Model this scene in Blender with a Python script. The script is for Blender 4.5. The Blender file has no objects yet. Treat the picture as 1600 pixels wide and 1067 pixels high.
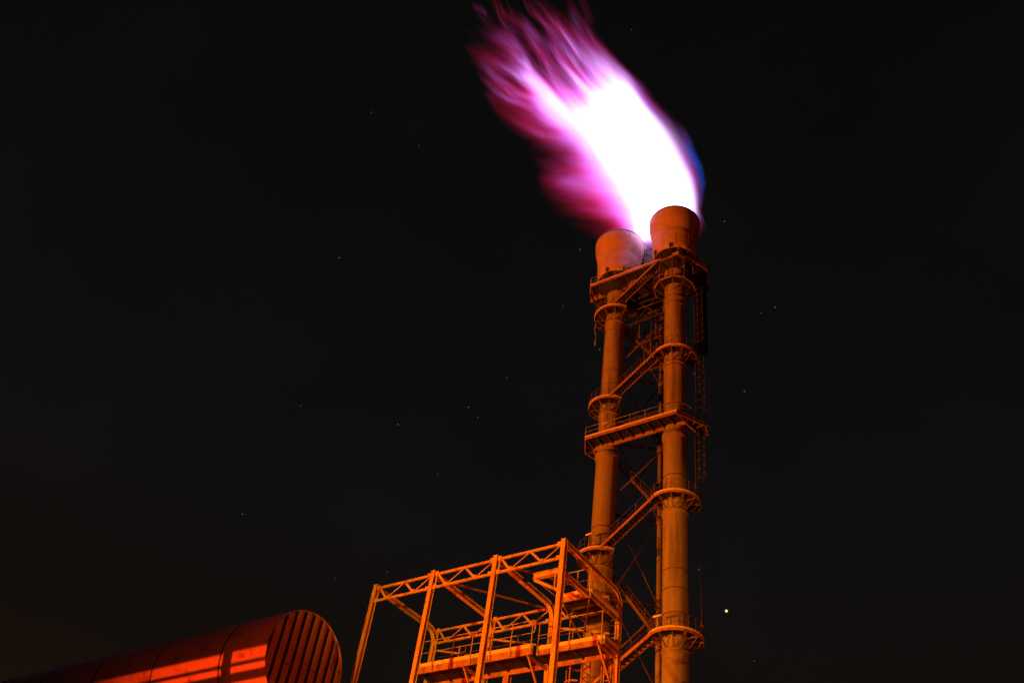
import bpy, math, random
from mathutils import Vector, Matrix
random.seed(4)
SC = bpy.context.scene
COL = SC.collection
PI = math.pi

# ------------------------------------------------------------------ camera
RIGHT = Vector((0.82075, 0.55828, 0.12074)); 
el, roll, yaw = .7454, .1635, -.7073
U = Vector((math.cos(yaw), math.sin(yaw), 0)); W = Vector((-math.sin(yaw), math.cos(yaw), 0))
def loc(v): return Vector((v.dot(U), v.dot(W), v.z))
_fw = Vector((0, math.cos(el), math.sin(el))); _r = Vector((1, 0, 0)); _u = _r.cross(_fw)
RIGHT = loc(math.cos(roll) * _r + math.sin(roll) * _u)
UP = loc(-math.sin(roll) * _r + math.cos(roll) * _u)
FWD = loc(_fw)
CAM = Vector((0, 0, 1.7))
cd = bpy.data.cameras.new('camera'); cam = bpy.data.objects.new('camera', cd); COL.objects.link(cam)
cam.matrix_world = Matrix(((RIGHT.x, UP.x, -FWD.x, CAM.x), (RIGHT.y, UP.y, -FWD.y, CAM.y), (RIGHT.z, UP.z, -FWD.z, CAM.z), (0, 0, 0, 1)))
cd.sensor_width = 36; cd.lens = 36 * 1417.7 / 1600; cd.clip_start = .1; cd.clip_end = 9000
SC.camera = cam

# ------------------------------------------------------------------ world: clear night sky, faint town glow low down
wd = bpy.data.worlds.new('World'); SC.world = wd; wd.use_nodes = True
nt = wd.node_tree; N = nt.nodes; K = nt.links
bg = N['Background']
tc = N.new('ShaderNodeTexCoord'); sx = N.new('ShaderNodeSeparateXYZ'); K.new(tc.outputs['Generated'], sx.inputs[0])
cr = N.new('ShaderNodeValToRGB'); K.new(sx.outputs['Z'], cr.inputs[0])
e = cr.color_ramp.elements
e[0].position = 0.0; e[0].color = (.016, .0060, .0018, 1)
e[1].position = 1.0; e[1].color = (.0018, .0018, .0019, 1)
for p, c in ((.25, (.0118, .0052, .0022, 1)), (.36, (.0064, .0044, .0034, 1)), (.52, (.0050, .0041, .0046, 1)), (.85, (.0030, .0029, .0032, 1))):
    q = e.new(p); q.color = c
nz = N.new('ShaderNodeTexNoise'); nz.inputs['Scale'].default_value = 5; nz.inputs['Detail'].default_value = 4
K.new(tc.outputs['Generated'], nz.inputs['Vector'])
mr = N.new('ShaderNodeMapRange'); mr.inputs['To Min'].default_value = .75; mr.inputs['To Max'].default_value = 1.25
K.new(nz.outputs['Fac'], mr.inputs['Value']); K.new(cr.outputs[0], bg.inputs['Color']); K.new(mr.outputs[0], bg.inputs['Strength'])

SC.view_settings.view_transform = 'Standard'; SC.view_settings.look = 'None'
SC.view_settings.exposure = 0; SC.view_settings.gamma = 1; SC.view_settings.use_curve_mapping = False
SC.render.engine = 'CYCLES'
SC.cycles.use_denoising = True
SC.cycles.volume_step_rate = .12; SC.cycles.volume_max_steps = 256
SC.cycles.max_bounces = 5; SC.cycles.sample_clamp_indirect = 3

# ------------------------------------------------------------------ helpers
def proj(P):
    d = Vector(P) - CAM; z = d.dot(FWD)
    return 800 + 1417.7 * d.dot(RIGHT) / z, 533.5 - 1417.7 * d.dot(UP) / z

class MB:
    """collects shapes, then links them as ONE mesh object"""
    def __init__(s): s.v = []; s.f = []; s.sm = []
    def add(s, vs, fs, smooth=False):
        o = len(s.v); s.v += [tuple(v) for v in vs]
        for f in fs: s.f.append(tuple(i + o for i in f)); s.sm.append(smooth)
        return s
    def box(s, x0, x1, y0, y1, z0, z1):
        vs = [(x, y, z) for z in (z0, z1) for y in (y0, y1) for x in (x0, x1)]
        return s.add(vs, [(0, 2, 3, 1), (4, 5, 7, 6), (0, 1, 5, 4), (2, 6, 7, 3), (0, 4, 6, 2), (1, 3, 7, 5)])
    def beam(s, p, q, w, h, up=(0, 0, 1)):
        p, q = Vector(p), Vector(q); d = (q - p).normalized(); up = Vector(up)
        if abs(d.dot(up)) > .98: up = Vector((0, 1, 0))
        a = d.cross(up).normalized(); b = a.cross(d).normalized()
        vs = [c + a * (i * w / 2) + b * (j * h / 2) for c in (p, q) for j in (-1, 1) for i in (-1, 1)]
        return s.add(vs, [(0, 1, 3, 2), (4, 6, 7, 5), (0, 4, 5, 1), (2, 3, 7, 6), (0, 2, 6, 4), (1, 5, 7, 3)])
    def ibeam(s, p, q, w, h, up=(0, 0, 1), t=.02):
        """I section: two flanges of width w, web of height h along up"""
        p, q = Vector(p), Vector(q); d = (q - p).normalized(); up = Vector(up)
        if abs(d.dot(up)) > .98: up = Vector((0, 1, 0))
        a = d.cross(up).normalized(); b = a.cross(d).normalized()
        o = b * (h / 2 - t / 2)
        s.beam(p + o, q + o, w, t, b); s.beam(p - o, q - o, w, t, b)
        return s.beam(p, q, t, h - 2 * t, b)
    def tube(s, p, q, r, n=8, r2=None, cap=True):
        p, q = Vector(p), Vector(q); d = (q - p).normalized()
        a = d.orthogonal().normalized(); b = d.cross(a); r2 = r if r2 is None else r2
        vs = [c + (a * math.cos(2 * PI * k / n) + b * math.sin(2 * PI * k / n)) * rr for c, rr in ((p, r), (q, r2)) for k in range(n)]
        s.add(vs, [(k, (k + 1) % n, n + (k + 1) % n, n + k) for k in range(n)], True)
        if cap: s.add([], []); o = len(s.v) - 2 * n; s.f += [tuple(o + k for k in range(n))[::-1], tuple(o + n + k for k in range(n))]; s.sm += [False, False]
        return s
    def path(s, pts, r, n=6):
        for i in range(len(pts) - 1): s.tube(pts[i], pts[i + 1], r, n)
        return s
    def lathe(s, prof, cx=0, cy=0, n=48, close=False):
        m = len(prof); vs = [(cx + r * math.cos(2 * PI * k / n), cy + r * math.sin(2 * PI * k / n), z) for k in range(n) for r, z in prof]
        fs = [(k * m + i, ((k + 1) % n) * m + i, ((k + 1) % n) * m + i + 1, k * m + i + 1) for k in range(n) for i in range(m - 1)]
        if close: fs += [(k * m + m - 1, ((k + 1) % n) * m + m - 1, ((k + 1) % n) * m, k * m) for k in range(n)]
        return s.add(vs, fs, True)
    def arc(s, cx, cy, r0, r1, z0, z1, a0, a1, n=28):
        """annular sector slab"""
        for k in range(n):
            t0, t1 = a0 + (a1 - a0) * k / n, a0 + (a1 - a0) * (k + 1) / n
            P = [(cx + r * math.cos(t), cy + r * math.sin(t), z) for z in (z0, z1) for t in (t0, t1) for r in (r0, r1)]
            fs = [(0, 2, 3, 1), (4, 5, 7, 6), (1, 3, 7, 5), (0, 4, 6, 2)]
            if k == 0: fs.append((0, 1, 5, 4))
            if k == n - 1: fs.append((2, 6, 7, 3))
            s.add(P, fs)
        return s
    def build(s, name, mat, parent=None, kind=None):
        me = bpy.data.meshes.new(name); me.from_pydata(s.v, [], s.f); me.polygons.foreach_set('use_smooth', s.sm)
        me.materials.append(mat); me.update()
        o = bpy.data.objects.new(name, me); COL.objects.link(o)
        if parent is not None:
            off = world_loc(parent); me.transform(Matrix.Translation(-off)); o.parent = parent
        if kind: o['kind'] = kind
        return o
def world_loc(o):
    p = Vector(o.location); 
    while o.parent is not None: o = o.parent; p += Vector(o.location)
    return p
def thing(name, label, cat, at, group=None):
    o = bpy.data.objects.new(name, None); COL.objects.link(o); o.location = at; o.empty_display_size = .3
    o['label'] = label; o['category'] = cat
    if group: o['group'] = group
    return o
def tag(o, label, cat, group=None, kind=None):
    o['label'] = label; o['category'] = cat
    if group: o['group'] = group
    if kind: o['kind'] = kind
    return o
def clone(o, at, parent=None, kids=True):
    c = o.copy(); COL.objects.link(c); c.parent = parent; c.location = at
    if kids:
        for ch in list(o.children): clone(ch, ch.location, c)
    return c

# ------------------------------------------------------------------ materials
def paint(name, col, rust=(.11, .035, .015), rough=.5, amount=.35, scale=1.2, metal=0., streak=.25, bump=.15, mottled=.25):
    m = bpy.data.materials.new(name); m.use_nodes = True; t = m.node_tree; n = t.nodes; k = t.links; b = n['Principled BSDF']
    tc = n.new('ShaderNodeTexCoord'); mp = n.new('ShaderNodeMapping'); mp.inputs['Scale'].default_value = (scale, scale, scale * streak)
    k.new(tc.outputs['Object'], mp.inputs['Vector'])
    a = n.new('ShaderNodeTexNoise'); a.inputs['Scale'].default_value = 1.6; a.inputs['Detail'].default_value = 8; a.inputs['Roughness'].default_value = .65
    k.new(mp.outputs[0], a.inputs['Vector'])
    r = n.new('ShaderNodeMapRange'); r.inputs['From Min'].default_value = .62 - amount * .3; r.inputs['From Max'].default_value = .74; r.interpolation_type = 'SMOOTHSTEP'
    k.new(a.outputs['Fac'], r.inputs['Value'])
    a2 = n.new('ShaderNodeTexNoise'); a2.inputs['Scale'].default_value = 5 * scale; a2.inputs['Detail'].default_value = 6
    k.new(tc.outputs['Object'], a2.inputs['Vector'])
    mr2 = n.new('ShaderNodeMapRange'); mr2.inputs['To Min'].default_value = 1 - mottled; mr2.inputs['To Max'].default_value = 1 + mottled; k.new(a2.outputs['Fac'], mr2.inputs['Value'])
    sc = n.new('ShaderNodeVectorMath'); sc.operation = 'SCALE'; sc.inputs[0].default_value = col; k.new(mr2.outputs[0], sc.inputs['Scale'])
    mx = n.new('ShaderNodeMix'); mx.data_type = 'RGBA'; k.new(r.outputs[0], mx.inputs[0]); k.new(sc.outputs[0], mx.inputs[6]); mx.inputs[7].default_value = (*rust, 1)
    k.new(mx.outputs[2], b.inputs['Base Color'])
    rr = n.new('ShaderNodeMapRange'); rr.inputs['To Min'].default_value = rough - .1; rr.inputs['To Max'].default_value = min(1, rough + .3); k.new(a.outputs['Fac'], rr.inputs['Value']); k.new(rr.outputs[0], b.inputs['Roughness'])
    b.inputs['Metallic'].default_value = metal
    bp = n.new('ShaderNodeBump'); bp.inputs['Strength'].default_value = bump; bp.inputs['Distance'].default_value = .03; k.new(a2.outputs['Fac'], bp.inputs['Height']); k.new(bp.outputs[0], b.inputs['Normal'])
    return m
M = dict(
    frame=paint('worn_yellow_paint', (.41, .31, .10), rust=(.22, .06, .02), amount=.55, scale=2.0, streak=.4),
    stack=paint('weathered_stack_paint', (.225, .195, .13), rust=(.08, .045, .022), amount=.6, scale=.55, streak=.10, rough=.6, mottled=.25),
    nozzle=paint('heat_stained_steel', (.52, .33, .26), rust=(.34, .19, .16), amount=.6, scale=.42, streak=.9, rough=.6, mottled=.2),
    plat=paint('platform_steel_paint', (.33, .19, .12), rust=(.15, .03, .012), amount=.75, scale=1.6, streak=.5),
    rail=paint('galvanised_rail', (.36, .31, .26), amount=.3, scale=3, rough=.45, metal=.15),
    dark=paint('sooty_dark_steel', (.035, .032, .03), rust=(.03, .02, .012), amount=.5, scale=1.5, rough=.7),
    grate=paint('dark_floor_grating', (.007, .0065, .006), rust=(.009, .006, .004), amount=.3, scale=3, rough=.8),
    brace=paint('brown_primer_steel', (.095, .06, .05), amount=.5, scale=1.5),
    duct=paint('duct_cladding', (.40, .30, .26), amount=.35, scale=.7, streak=1, rough=.45, mottled=.15),
    cap=paint('corrugated_cap_cladding', (.25, .15, .12), amount=.3, scale=1.1, streak=.4, rough=.5),
    toe=paint('toe_board_paint', (.72, .58, .34), rust=(.35, .12, .05), amount=.3, scale=2.2, streak=.5, rough=.4),
    lampbody=paint('lamp_housing', (.75, .68, .5), amount=.2, scale=4, rough=.4),
    concrete=paint('concrete', (.3, .29, .27), rust=(.2, .19, .17), amount=.4, scale=.8, rough=.85),
)
# ground
def ground_mat():
    m = bpy.data.materials.new('packed_gravel'); m.use_nodes = True; t = m.node_tree; n = t.nodes; k = t.links; b = n['Principled BSDF']
    tc = n.new('ShaderNodeTexCoord'); a = n.new('ShaderNodeTexNoise'); a.inputs['Scale'].default_value = .15; a.inputs['Detail'].default_value = 8
    v = n.new('ShaderNodeTexVoronoi'); v.inputs['Scale'].default_value = 14
    k.new(tc.outputs['Object'], a.inputs['Vector']); k.new(tc.outputs['Object'], v.inputs['Vector'])
    r = n.new('ShaderNodeValToRGB'); r.color_ramp.elements[0].color = (.05, .046, .04, 1); r.color_ramp.elements[1].color = (.13, .12, .1, 1)
    k.new(a.outputs['Fac'], r.inputs[0]); k.new(r.outputs[0], b.inputs['Base Color']); b.inputs['Roughness'].default_value = .95
    bp = n.new('ShaderNodeBump'); bp.inputs['Distance'].default_value = .02; k.new(v.outputs['Distance'], bp.inputs['Height']); k.new(bp.outputs[0], b.inputs['Normal'])
    return m
g = MB(); g.add([(-3000, -3000, 0), (3000, -3000, 0), (3000, 3000, 0), (-3000, 3000, 0)], [(0, 1, 2, 3)])
gr = g.build('ground', ground_mat()); gr['kind'] = 'structure'

# ------------------------------------------------------------------ the two flare stacks
LX, RX, SY = -35.30, -28.57, 57.0
def stack(x, label, seams, zr, k):
    t = thing('flare_stack', label, 'flare stack', (x, SY, 0), 'pair of flare stacks')
    m = MB(); n = 56
    m.lathe([(1.0, 0), (1.0, 71.2), (1.06, 71.25), (1.06, 72.9)], x, SY, n); m.build('pipe', M['stack'], t)
    for z in seams:
        MB().lathe([(1.0, z - .05), (1.018, z - .045), (1.018, z + .045), (1.0, z + .05)], x, SY, 40).build('weld_band', M['brace'], t)
    for z in zr:
        MB().lathe([(1.0, z - .12), (1.10, z - .10), (1.10, z + .10), (1.0, z + .12)], x, SY, 40).build('flange', M['stack'], t)
    # burner head: short skirt then a bell that opens to the rim, with an inner wall
    prof = [(2.10, 73.6), (2.20, 73.7), (2.23, 74.3), (2.25, 75.2), (2.30, 76.1), (2.33, 76.35), (2.27, 76.5), (2.34, 76.8), (2.44, 77.4), (2.58, 78.1), (2.66, 78.7), (2.695, 79.2), (2.69, 79.5), (2.65, 79.68), (2.58, 79.66), (2.56, 79.0), (2.40, 77.6), (2.2, 76.4), (2.12, 74.2), (1.9, 73.66), (0.02, 73.64)]
    nz = MB().lathe(prof, x, SY, 72).build('nozzle', M['nozzle'], t)
    MB().lathe([(2.70, 79.50), (2.72, 79.53), (2.72, 79.60), (2.68, 79.70), (2.64, 79.71)], x, SY, 72).build('rim_band', M['dark'], nz)
    for j in range(10):
        a = 2 * PI * j / 10 + .2; MB().beam((x + 2.25 * math.cos(a), SY + 2.25 * math.sin(a), 73.7), (x + 2.3 * math.cos(a), SY + 2.3 * math.sin(a), 76.0), .035, .02, (math.cos(a), math.sin(a), 0)).build('seam_strip', M['nozzle'], nz)
    MB().lathe([(1.06, 71.6), (1.5, 71.9), (1.95, 72.5), (2.02, 73.0), (2.05, 73.56), (1.6, 73.58)], x, SY, 40).build('collar', M['grate'], t)
    for j in range(8):
        a = 2 * PI * (j + .35 * k) / 8
        cx, cy = x + 2.36 * math.cos(a), SY + 2.36 * math.sin(a)
        b = MB(); b.tube((cx, cy, 72.75), (cx, cy, 73.9), .06, 8); b.tube((cx, cy, 73.5), (cx, cy, 73.95), .11, 8); b.build('pilot_burner', M['dark'], t)
    MB().lathe([(1.0, 0), (1.6, 0), (1.6, .12), (1.05, .13)], x, SY, 32).build('base_ring', M['dark'], t)
    return t
stack(LX, 'left flare stack, a tall rusty pipe with its bell nozzle lit orange and purple', (12, 30, 41.2, 43.0, 58.8, 60.6, 66), (), 0)
stack(RX, 'right flare stack, a tall pipe with the higher nozzle in front of the flame root', (12, 34.0, 36.0, 37.6, 46.3, 53.9, 58.6), (67.6, 66.7, 50.9, 42.9, 58.9), 1)

# ------------------------------------------------------------------ rails and platforms
def rail_run(parent, pts, h=1.1, every=1.2, r=.018, mid=True, mat='brace', postr=.022):
    """posts (one object each), top rail and mid rail along a polyline on the deck edge"""
    pts = [Vector(p) for p in pts]; upv = Vector((0, 0, h))
    MB().path([p + upv for p in pts], r).build('handrail', M[mat], parent)
    if mid: MB().path([p + upv * .52 for p in pts], r * .8).build('mid_rail', M[mat], parent)
    first = None
    for i in range(len(pts) - 1):
        L = (pts[i + 1] - pts[i]).length; n = max(1, round(L / every))
        for j in range(n + (1 if i == len(pts) - 2 else 0)):
            p = pts[i].lerp(pts[i + 1], j / n)
            if first is None:
                b = MB(); b.beam(p + Vector((0, 0, -.22)), p + upv, postr * 1.6, postr * 1.6); first = b.build('rail_post', M[mat], parent); fp = p.copy()
            else:
                c = first.copy(); COL.objects.link(c); c.parent = parent; c.location = first.location + (p - fp)

def ring_platform(x, z, a0, a1, label, r=2.02, steps=16):
    t = thing('ring_platform', label, 'platform', (x, SY, z), 'round platforms on the flare stacks')
    MB().arc(x, SY, 1.12, r - .02, z - .05, z - .01, a0, a1).build('deck', M['grate'], t)
    MB().arc(x, SY, r - .02, r + .02, z - .20, z - .012, a0, a1).build('edge_beam', M['plat'], t)
    MB().arc(x, SY, r - .005, r + .05, z, z + .13, a0, a1).build('toe_board', M['toe'], t)
    nb = max(3, int((a1 - a0) / .52))
    for j in range(nb + 1):
        a = a0 + (a1 - a0) * j / nb; c, s = math.cos(a), math.sin(a)
        b = MB(); b.beam((x + 1.0 * c, SY + s, z - .13), (x + (r - .03) * c, SY + (r - .03) * s, z - .13), .06, .12)
        b.beam((x + 1.0 * c, SY + s, z - 1.05), (x + (r - .15) * c, SY + (r - .15) * s, z - .2), .07, .07)
        b.build('bracket', M['brace'], t)
    MB().lathe([(1.0, z - 1.18), (1.07, z - 1.16), (1.07, z - .95), (1.0, z - .93)], x, SY, 32).build('clamp_band', M['stack'], t)
    n = max(6, int((a1 - a0) / .3))
    rail_run(t, [(x + r * math.cos(a0 + (a1 - a0) * j / n), SY + r * math.sin(a0 + (a1 - a0) * j / n), z) for j in range(n + 1)], every=.9)
    return t
D = math.radians
ring_platform(RX, 32.25, D(195), D(415), 'lowest round platform on the right stack, level with the walkway of the frame')
ring_platform(RX, 44.0, D(190), D(415), 'round platform on the right stack just below the long bridge platform')
ring_platform(RX, 60.0, D(190), D(415), 'highest plain round platform on the right stack, below the twin flange bands')
ring_platform(LX, 24.3, D(60), D(300), 'low round platform on the left stack hidden behind the frame walkway')
ring_platform(LX, 40.3, D(110), D(330), 'round platform on the left stack just above the yellow frame corner')
ring_platform(LX, 56.3, D(110), D(330), 'small round platform on the left stack above the bridge platform')
ring_platform(LX, 68.3, D(110), D(330), 'uppermost round platform on the left stack, with hanging cable end', r=2.15)

def poly_platform(name, label, z, front, strip, t_h=.24, brackets=8, joist=1.0):
    """bridge platform: front edge polyline, inner edge polyline (plan points, same count)"""
    t = thing(name, label, 'platform', (-31.9, 56, z))
    for i in range(len(front) - 1):
        a, b, c, d = front[i], front[i + 1], strip[i + 1], strip[i]
        m = MB(); P = [(p[0], p[1], zz) for zz in (z - .05, z - .01) for p in (a, b, c, d)]
        m.add(P, [(3, 2, 1, 0), (4, 5, 6, 7), (0, 1, 5, 4), (1, 2, 6, 5), (2, 3, 7, 6), (3, 0, 4, 7)]); m.build('deck', M['grate'], t)
        m = MB(); m.beam((*a, z - .17), (*b, z - .17), .10, t_h); m.build('edge_beam', M['plat'], t)
        m = MB(); m.beam((*a, z + .07), (*b, z + .07), .04, .15); m.build('toe_board', M['toe'], t)
        m = MB(); m.ibeam((*d, z - .24), (*c, z - .24), .14, .34); m.build('inner_beam', M['plat'], t)
        L = math.dist(a, b); n = max(1, round(L / joist))
        for j in range(n + 1):
            u = min(max(j / n, .01), .99); p = [a[k] + (b[k] - a[k]) * u for k in (0, 1)]; q = [d[k] + (c[k] - d[k]) * u for k in (0, 1)]
            MB().beam((*p, z - .14), (*q, z - .16), .07, .14).build('joist', M['brace'], t)
            if j % 1 == 0 and i != 0: pass
    rail_run(t, [(*p, z) for p in front], every=1.45, mat='rail', r=.02)
    return t
mp_ = poly_platform('bridge_platform', 'long middle bridge platform spanning in front of both stacks', 51.6,
    [(-36.9, 57.6), (-37.25, 56.3), (-36.25, 54.55), (-27.25, 54.65), (-25.85, 57.3), (-26.2, 58.6)],
    [(-36.4, 57.7), (-36.45, 56.9), (-36.3, 56.15), (-27.1, 56.15), (-26.9, 57.3), (-27.0, 58.4)])
for x in (LX, RX):
    MB().lathe([(1.0, 50.35), (1.13, 50.4), (1.13, 50.85), (1.0, 50.9)], x, SY, 32).build('clamp_band', M['stack'], mp_)
tp = poly_platform('top_platform', 'broad top platform under the two burner nozzles', 72.6,
    [(-37.9, 58.6), (-38.3, 56.6), (-37.45, 55.0), (-27.25, 55.2), (-25.7, 58.3), (-26.0, 59.6)],
    [(-36.6, 58.6), (-37.2, 57.2), (-37.9, 56.5), (-27.15, 56.45), (-26.9, 58.3), (-27.0, 59.6)])
for a, b in (((-37.4, 55.1), (-27.2, 55.3)),):
    MB().ibeam((-38.2, 56.4, 71.9), (-27.1, 56.4, 71.9), .16, .4).build('inner_beam', M['plat'], tp)
for (p, q) in (((-37.9, 58.8), (-26.3, 58.8)), ((-37.5, 60.8), (-26.8, 60.8))):
    MB().ibeam((*p, 72.3), (*q, 72.3), .2, .4).build('floor_beam', M['dark'], tp)
MB().box(-36.6, -27.2, 58.4, 61.0, 72.55, 72.59).build('deck', M['grate'], tp)
MB().box(-34.15, -29.75, 56.6, 58.38, 72.55, 72.59).build('deck', M['grate'], tp)
for x in (-37.3, -34.0, -29.8, -26.6):
    MB().ibeam((x, 56.6, 72.15), (x, 60.9, 72.15), .16, .3).build('cross_beam', M['dark'], tp)
for p, q in (((-36.3, 57, 68.2), (-37.8, 55.6, 72.0)), ((-34.4, 56.6, 68.4), (-33.0, 55.4, 72.0)), ((-29.4, 56.6, 69.4), (-30.6, 55.4, 72.0)), ((-27.8, 56.7, 69.5), (-27.0, 55.6, 72.0)),
             ((-34.5, 57.6, 66.2), (-29.3, 57.6, 71.9)), ((-29.4, 57.6, 66.0), (-34.5, 57.6, 71.9)), ((-34.3, 57.3, 69.7), (-29.5, 57.3, 69.7)), ((-34.4, 57.3, 67.1), (-29.5, 57.3, 67.1)),
             ((-36.4, 57.4, 67.0), (-38.0, 58.2, 72.0)), ((-27.5, 57.4, 67.8), (-26.1, 58.6, 72.0))):
    MB().ibeam(p, q, .12, .16).build('knee_brace', M['dark'], tp)
# hexagonal service gallery under the right nozzle
hx = thing('hexagonal_gallery', 'small hexagonal gallery hung on four posts under the right nozzle', 'platform', (RX, SY, 69.4))
hp = [(RX + 2.05 * math.cos(D(a)), SY + 2.05 * math.sin(D(a))) for a in (180, 215, 250, 290, 325, 360, 30)]
for i in range(len(hp) - 1):
    MB().beam((*hp[i], 69.35), (*hp[i + 1], 69.35), .08, .22).build('edge_beam', M['plat'], hx)
    a0 = math.atan2(hp[i][1] - SY, hp[i][0] - RX); P = []
    for zz in (69.36, 69.4):
        for p, rr in ((hp[i], 1), (hp[i + 1], 1), (hp[i + 1], .54), (hp[i], .54)):
            P.append((RX + (p[0] - RX) * rr, SY + (p[1] - SY) * rr, zz))
    MB().add(P, [(3, 2, 1, 0), (4, 5, 6, 7), (0, 1, 5, 4), (1, 2, 6, 5), (2, 3, 7, 6), (3, 0, 4, 7)]).build('deck', M['grate'], hx)
    MB().beam((*hp[i], 69.3), (hp[i][0], hp[i][1], 71.9), .09, .09).build('hanger', M['brace'], hx)
    MB().beam((RX + (hp[i][0] - RX) * .52, SY + (hp[i][1] - SY) * .52, 68.4), (RX + (hp[i][0] - RX) * .93, SY + (hp[i][1] - SY) * .93, 69.22), .06, .06).build('bracket', M['brace'], hx)
rail_run(hx, [(*p, 69.4) for p in hp], every=1.1)
for a in (225, 262, 300):
    c, s = math.cos(D(a)), math.sin(D(a)); b = MB(); b.tube((RX + 1.45 * c, SY + 1.45 * s, 69.45), (RX + 1.45 * c, SY + 1.45 * s, 70.15), .14, 10); b.tube((RX + 1.45 * c, SY + 1.45 * s, 70.15), (RX + 1.1 * c, SY + 1.1 * s, 70.6), .06, 8)
    b.build('valve', M['plat'], hx)

# instrument shelter between the nozzles, with rails on its roof
sh = thing('steel_shelter', 'dark cross-braced steel shelter between the two nozzles', 'shelter', (-32, 59.5, 72.6))
X0, X1, Y0, ZT_ = -32.95, -30.85, 58.62, 79.3
for k in range(3):
    MB().box(X0 + .7 * k + .02, X0 + .7 * (k + 1) - .02, Y0, 60.5, 72.62, ZT_).build('panel', M['dark'], sh)
for p, q in (((X0, 0, 74.0), (X1, 0, ZT_ - .1)), ((X1, 0, 76.6), (X0, 0, 76.6)), ((X0, 0, 72.62), (X0, 0, ZT_)), ((X1, 0, 72.62), (X1, 0, ZT_)), ((X0, 0, ZT_ + .03), (X1, 0, ZT_ + .03)), ((X1, 0, 77.0), (X0, 0, ZT_ - .1))):
    y = Y0 - .05 - .012 * len(sh.children); MB().beam((p[0], y, p[2]), (q[0], y, q[2]), .08, .07).build('brace', M['brace'], sh)
rail_run(sh, [(X0, 60.4, ZT_ + .05), (X0, Y0, ZT_ + .05), (X1, Y0, ZT_ + .05), (X1, 60.4, ZT_ + .05)], h=.95, every=.9, mat='rail')

# ------------------------------------------------------------------ stairs
def stair(p, q, label, width=.85, side=1, mat='plat', cat='staircase'):
    """flight from p up to q (points on the outer stringer), treads run back in +y"""
    p, q = Vector(p), Vector(q); t = thing('stair_flight', label, cat, p, 'stair flights between the stacks')
    d = q - p; off = Vector((0, width, 0))
    for o in (Vector((0, 0, 0)), off):
        MB().beam(p + o, q + o, .05, .24).build('stringer', M[mat], t)
    n = max(4, int(abs(d.z) / .21)); first = None
    for i in range(1, n):
        c = p.lerp(q, i / n)
        if first is None:
            b = MB(); b.box(c.x - .13, c.x + .13, p.y + .03, p.y + width - .03, c.z + .0, c.z + .035); first = b.build('tread', M['dark' if mat == 'plat' else mat], t); fc = c.copy()
        else:
            k = first.copy(); COL.objects.link(k); k.parent = t; k.location = first.location + (c - fc)
    h = Vector((0, 0, 1.0))
    for o in (Vector((0, 0, 0)), off):
        MB().path([p + o + h, q + o + h], .02).build('handrail', M['brace'], t)
        MB().path([p + o + h * .5, q + o + h * .5], .018).build('mid_rail', M['brace'], t)
        first2 = None
        m = max(2, int(d.length / 1.7))
        for i in range(m + 1):
            c = p.lerp(q, i / m) + o
            if first2 is None: first2 = MB().beam(c, c + h, .03, .03).build('rail_post', M['brace'], t); f2 = c.copy()
            else: k = first2.copy(); COL.objects.link(k); k.parent = t; k.location = first2.location + (c - f2)
    return t
stair((-36.5, 55.2, 27.6), (-29.5, 55.2, 32.2), 'lowest stair flight, climbing right to the lowest round platform')
stair((-34.4, 55.2, 40.3), (-29.6, 55.2, 43.9), 'stair flight rising right from the yellow frame corner to the round platform')
stair((-34.4, 55.2, 56.3), (-29.6, 55.2, 59.9), 'stair flight rising right above the bridge platform')
stair((-34.5, 55.0, 68.4), (-29.2, 55.0, 72.5), 'top stair flight in front of the top platform beams')
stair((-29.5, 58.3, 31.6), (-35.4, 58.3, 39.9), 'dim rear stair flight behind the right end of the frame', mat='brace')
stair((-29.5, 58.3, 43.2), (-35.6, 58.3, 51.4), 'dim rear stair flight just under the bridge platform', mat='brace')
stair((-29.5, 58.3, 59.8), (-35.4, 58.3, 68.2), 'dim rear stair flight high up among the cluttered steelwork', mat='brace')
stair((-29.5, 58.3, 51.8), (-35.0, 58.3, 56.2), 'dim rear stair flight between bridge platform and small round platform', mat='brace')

# ------------------------------------------------------------------ rear mast with bracing
T = (-31.9, 60.7)
ms = thing('support_mast', 'thin pipe mast behind the stacks carrying the cross bracing', 'mast', (T[0], T[1], 0))
MB().tube((*T, 0), (*T, 72.1), .24, 20).build('pipe', M['stack'], ms)
lev = [8, 15.5, 23, 30.3, 37.4, 45.3, 53.0, 61.0, 67.6]
for i, z in enumerate(lev):
    for x in (LX, RX):
        s = 1 if x > T[0] else -1; a = Vector((x - s * .6, SY + .75, z - .35)); b = Vector((T[0] + s * .2, T[1] - .1, z))
        MB().tube(a, b, .13, 10).build('brace', M['brace'], ms)
        if i < len(lev) - 1:
            MB().tube((T[0] + s * .2, T[1], z + .25), (x - s * .7, SY + .7, lev[i + 1] - .5), .05, 8).build('diagonal', M['brace'], ms)
            MB().tube(a + Vector((0, 0, .3)), (T[0] + s * .2, T[1], lev[i + 1] - .2), .06, 8).build('diagonal', M['brace'], ms)
    MB().tube((*T, z - .4), (*T, z + .4), .34, 16).build('joint_sleeve', M['brace'], ms)
    if z > 40 or i % 2: MB().tube((LX + .9, SY + .4, z + 1.5), (RX - .9, SY + .4, z + (5.2 if i % 2 else 1.4)), .055, 8).build('diagonal', M['brace'], ms)
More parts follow.
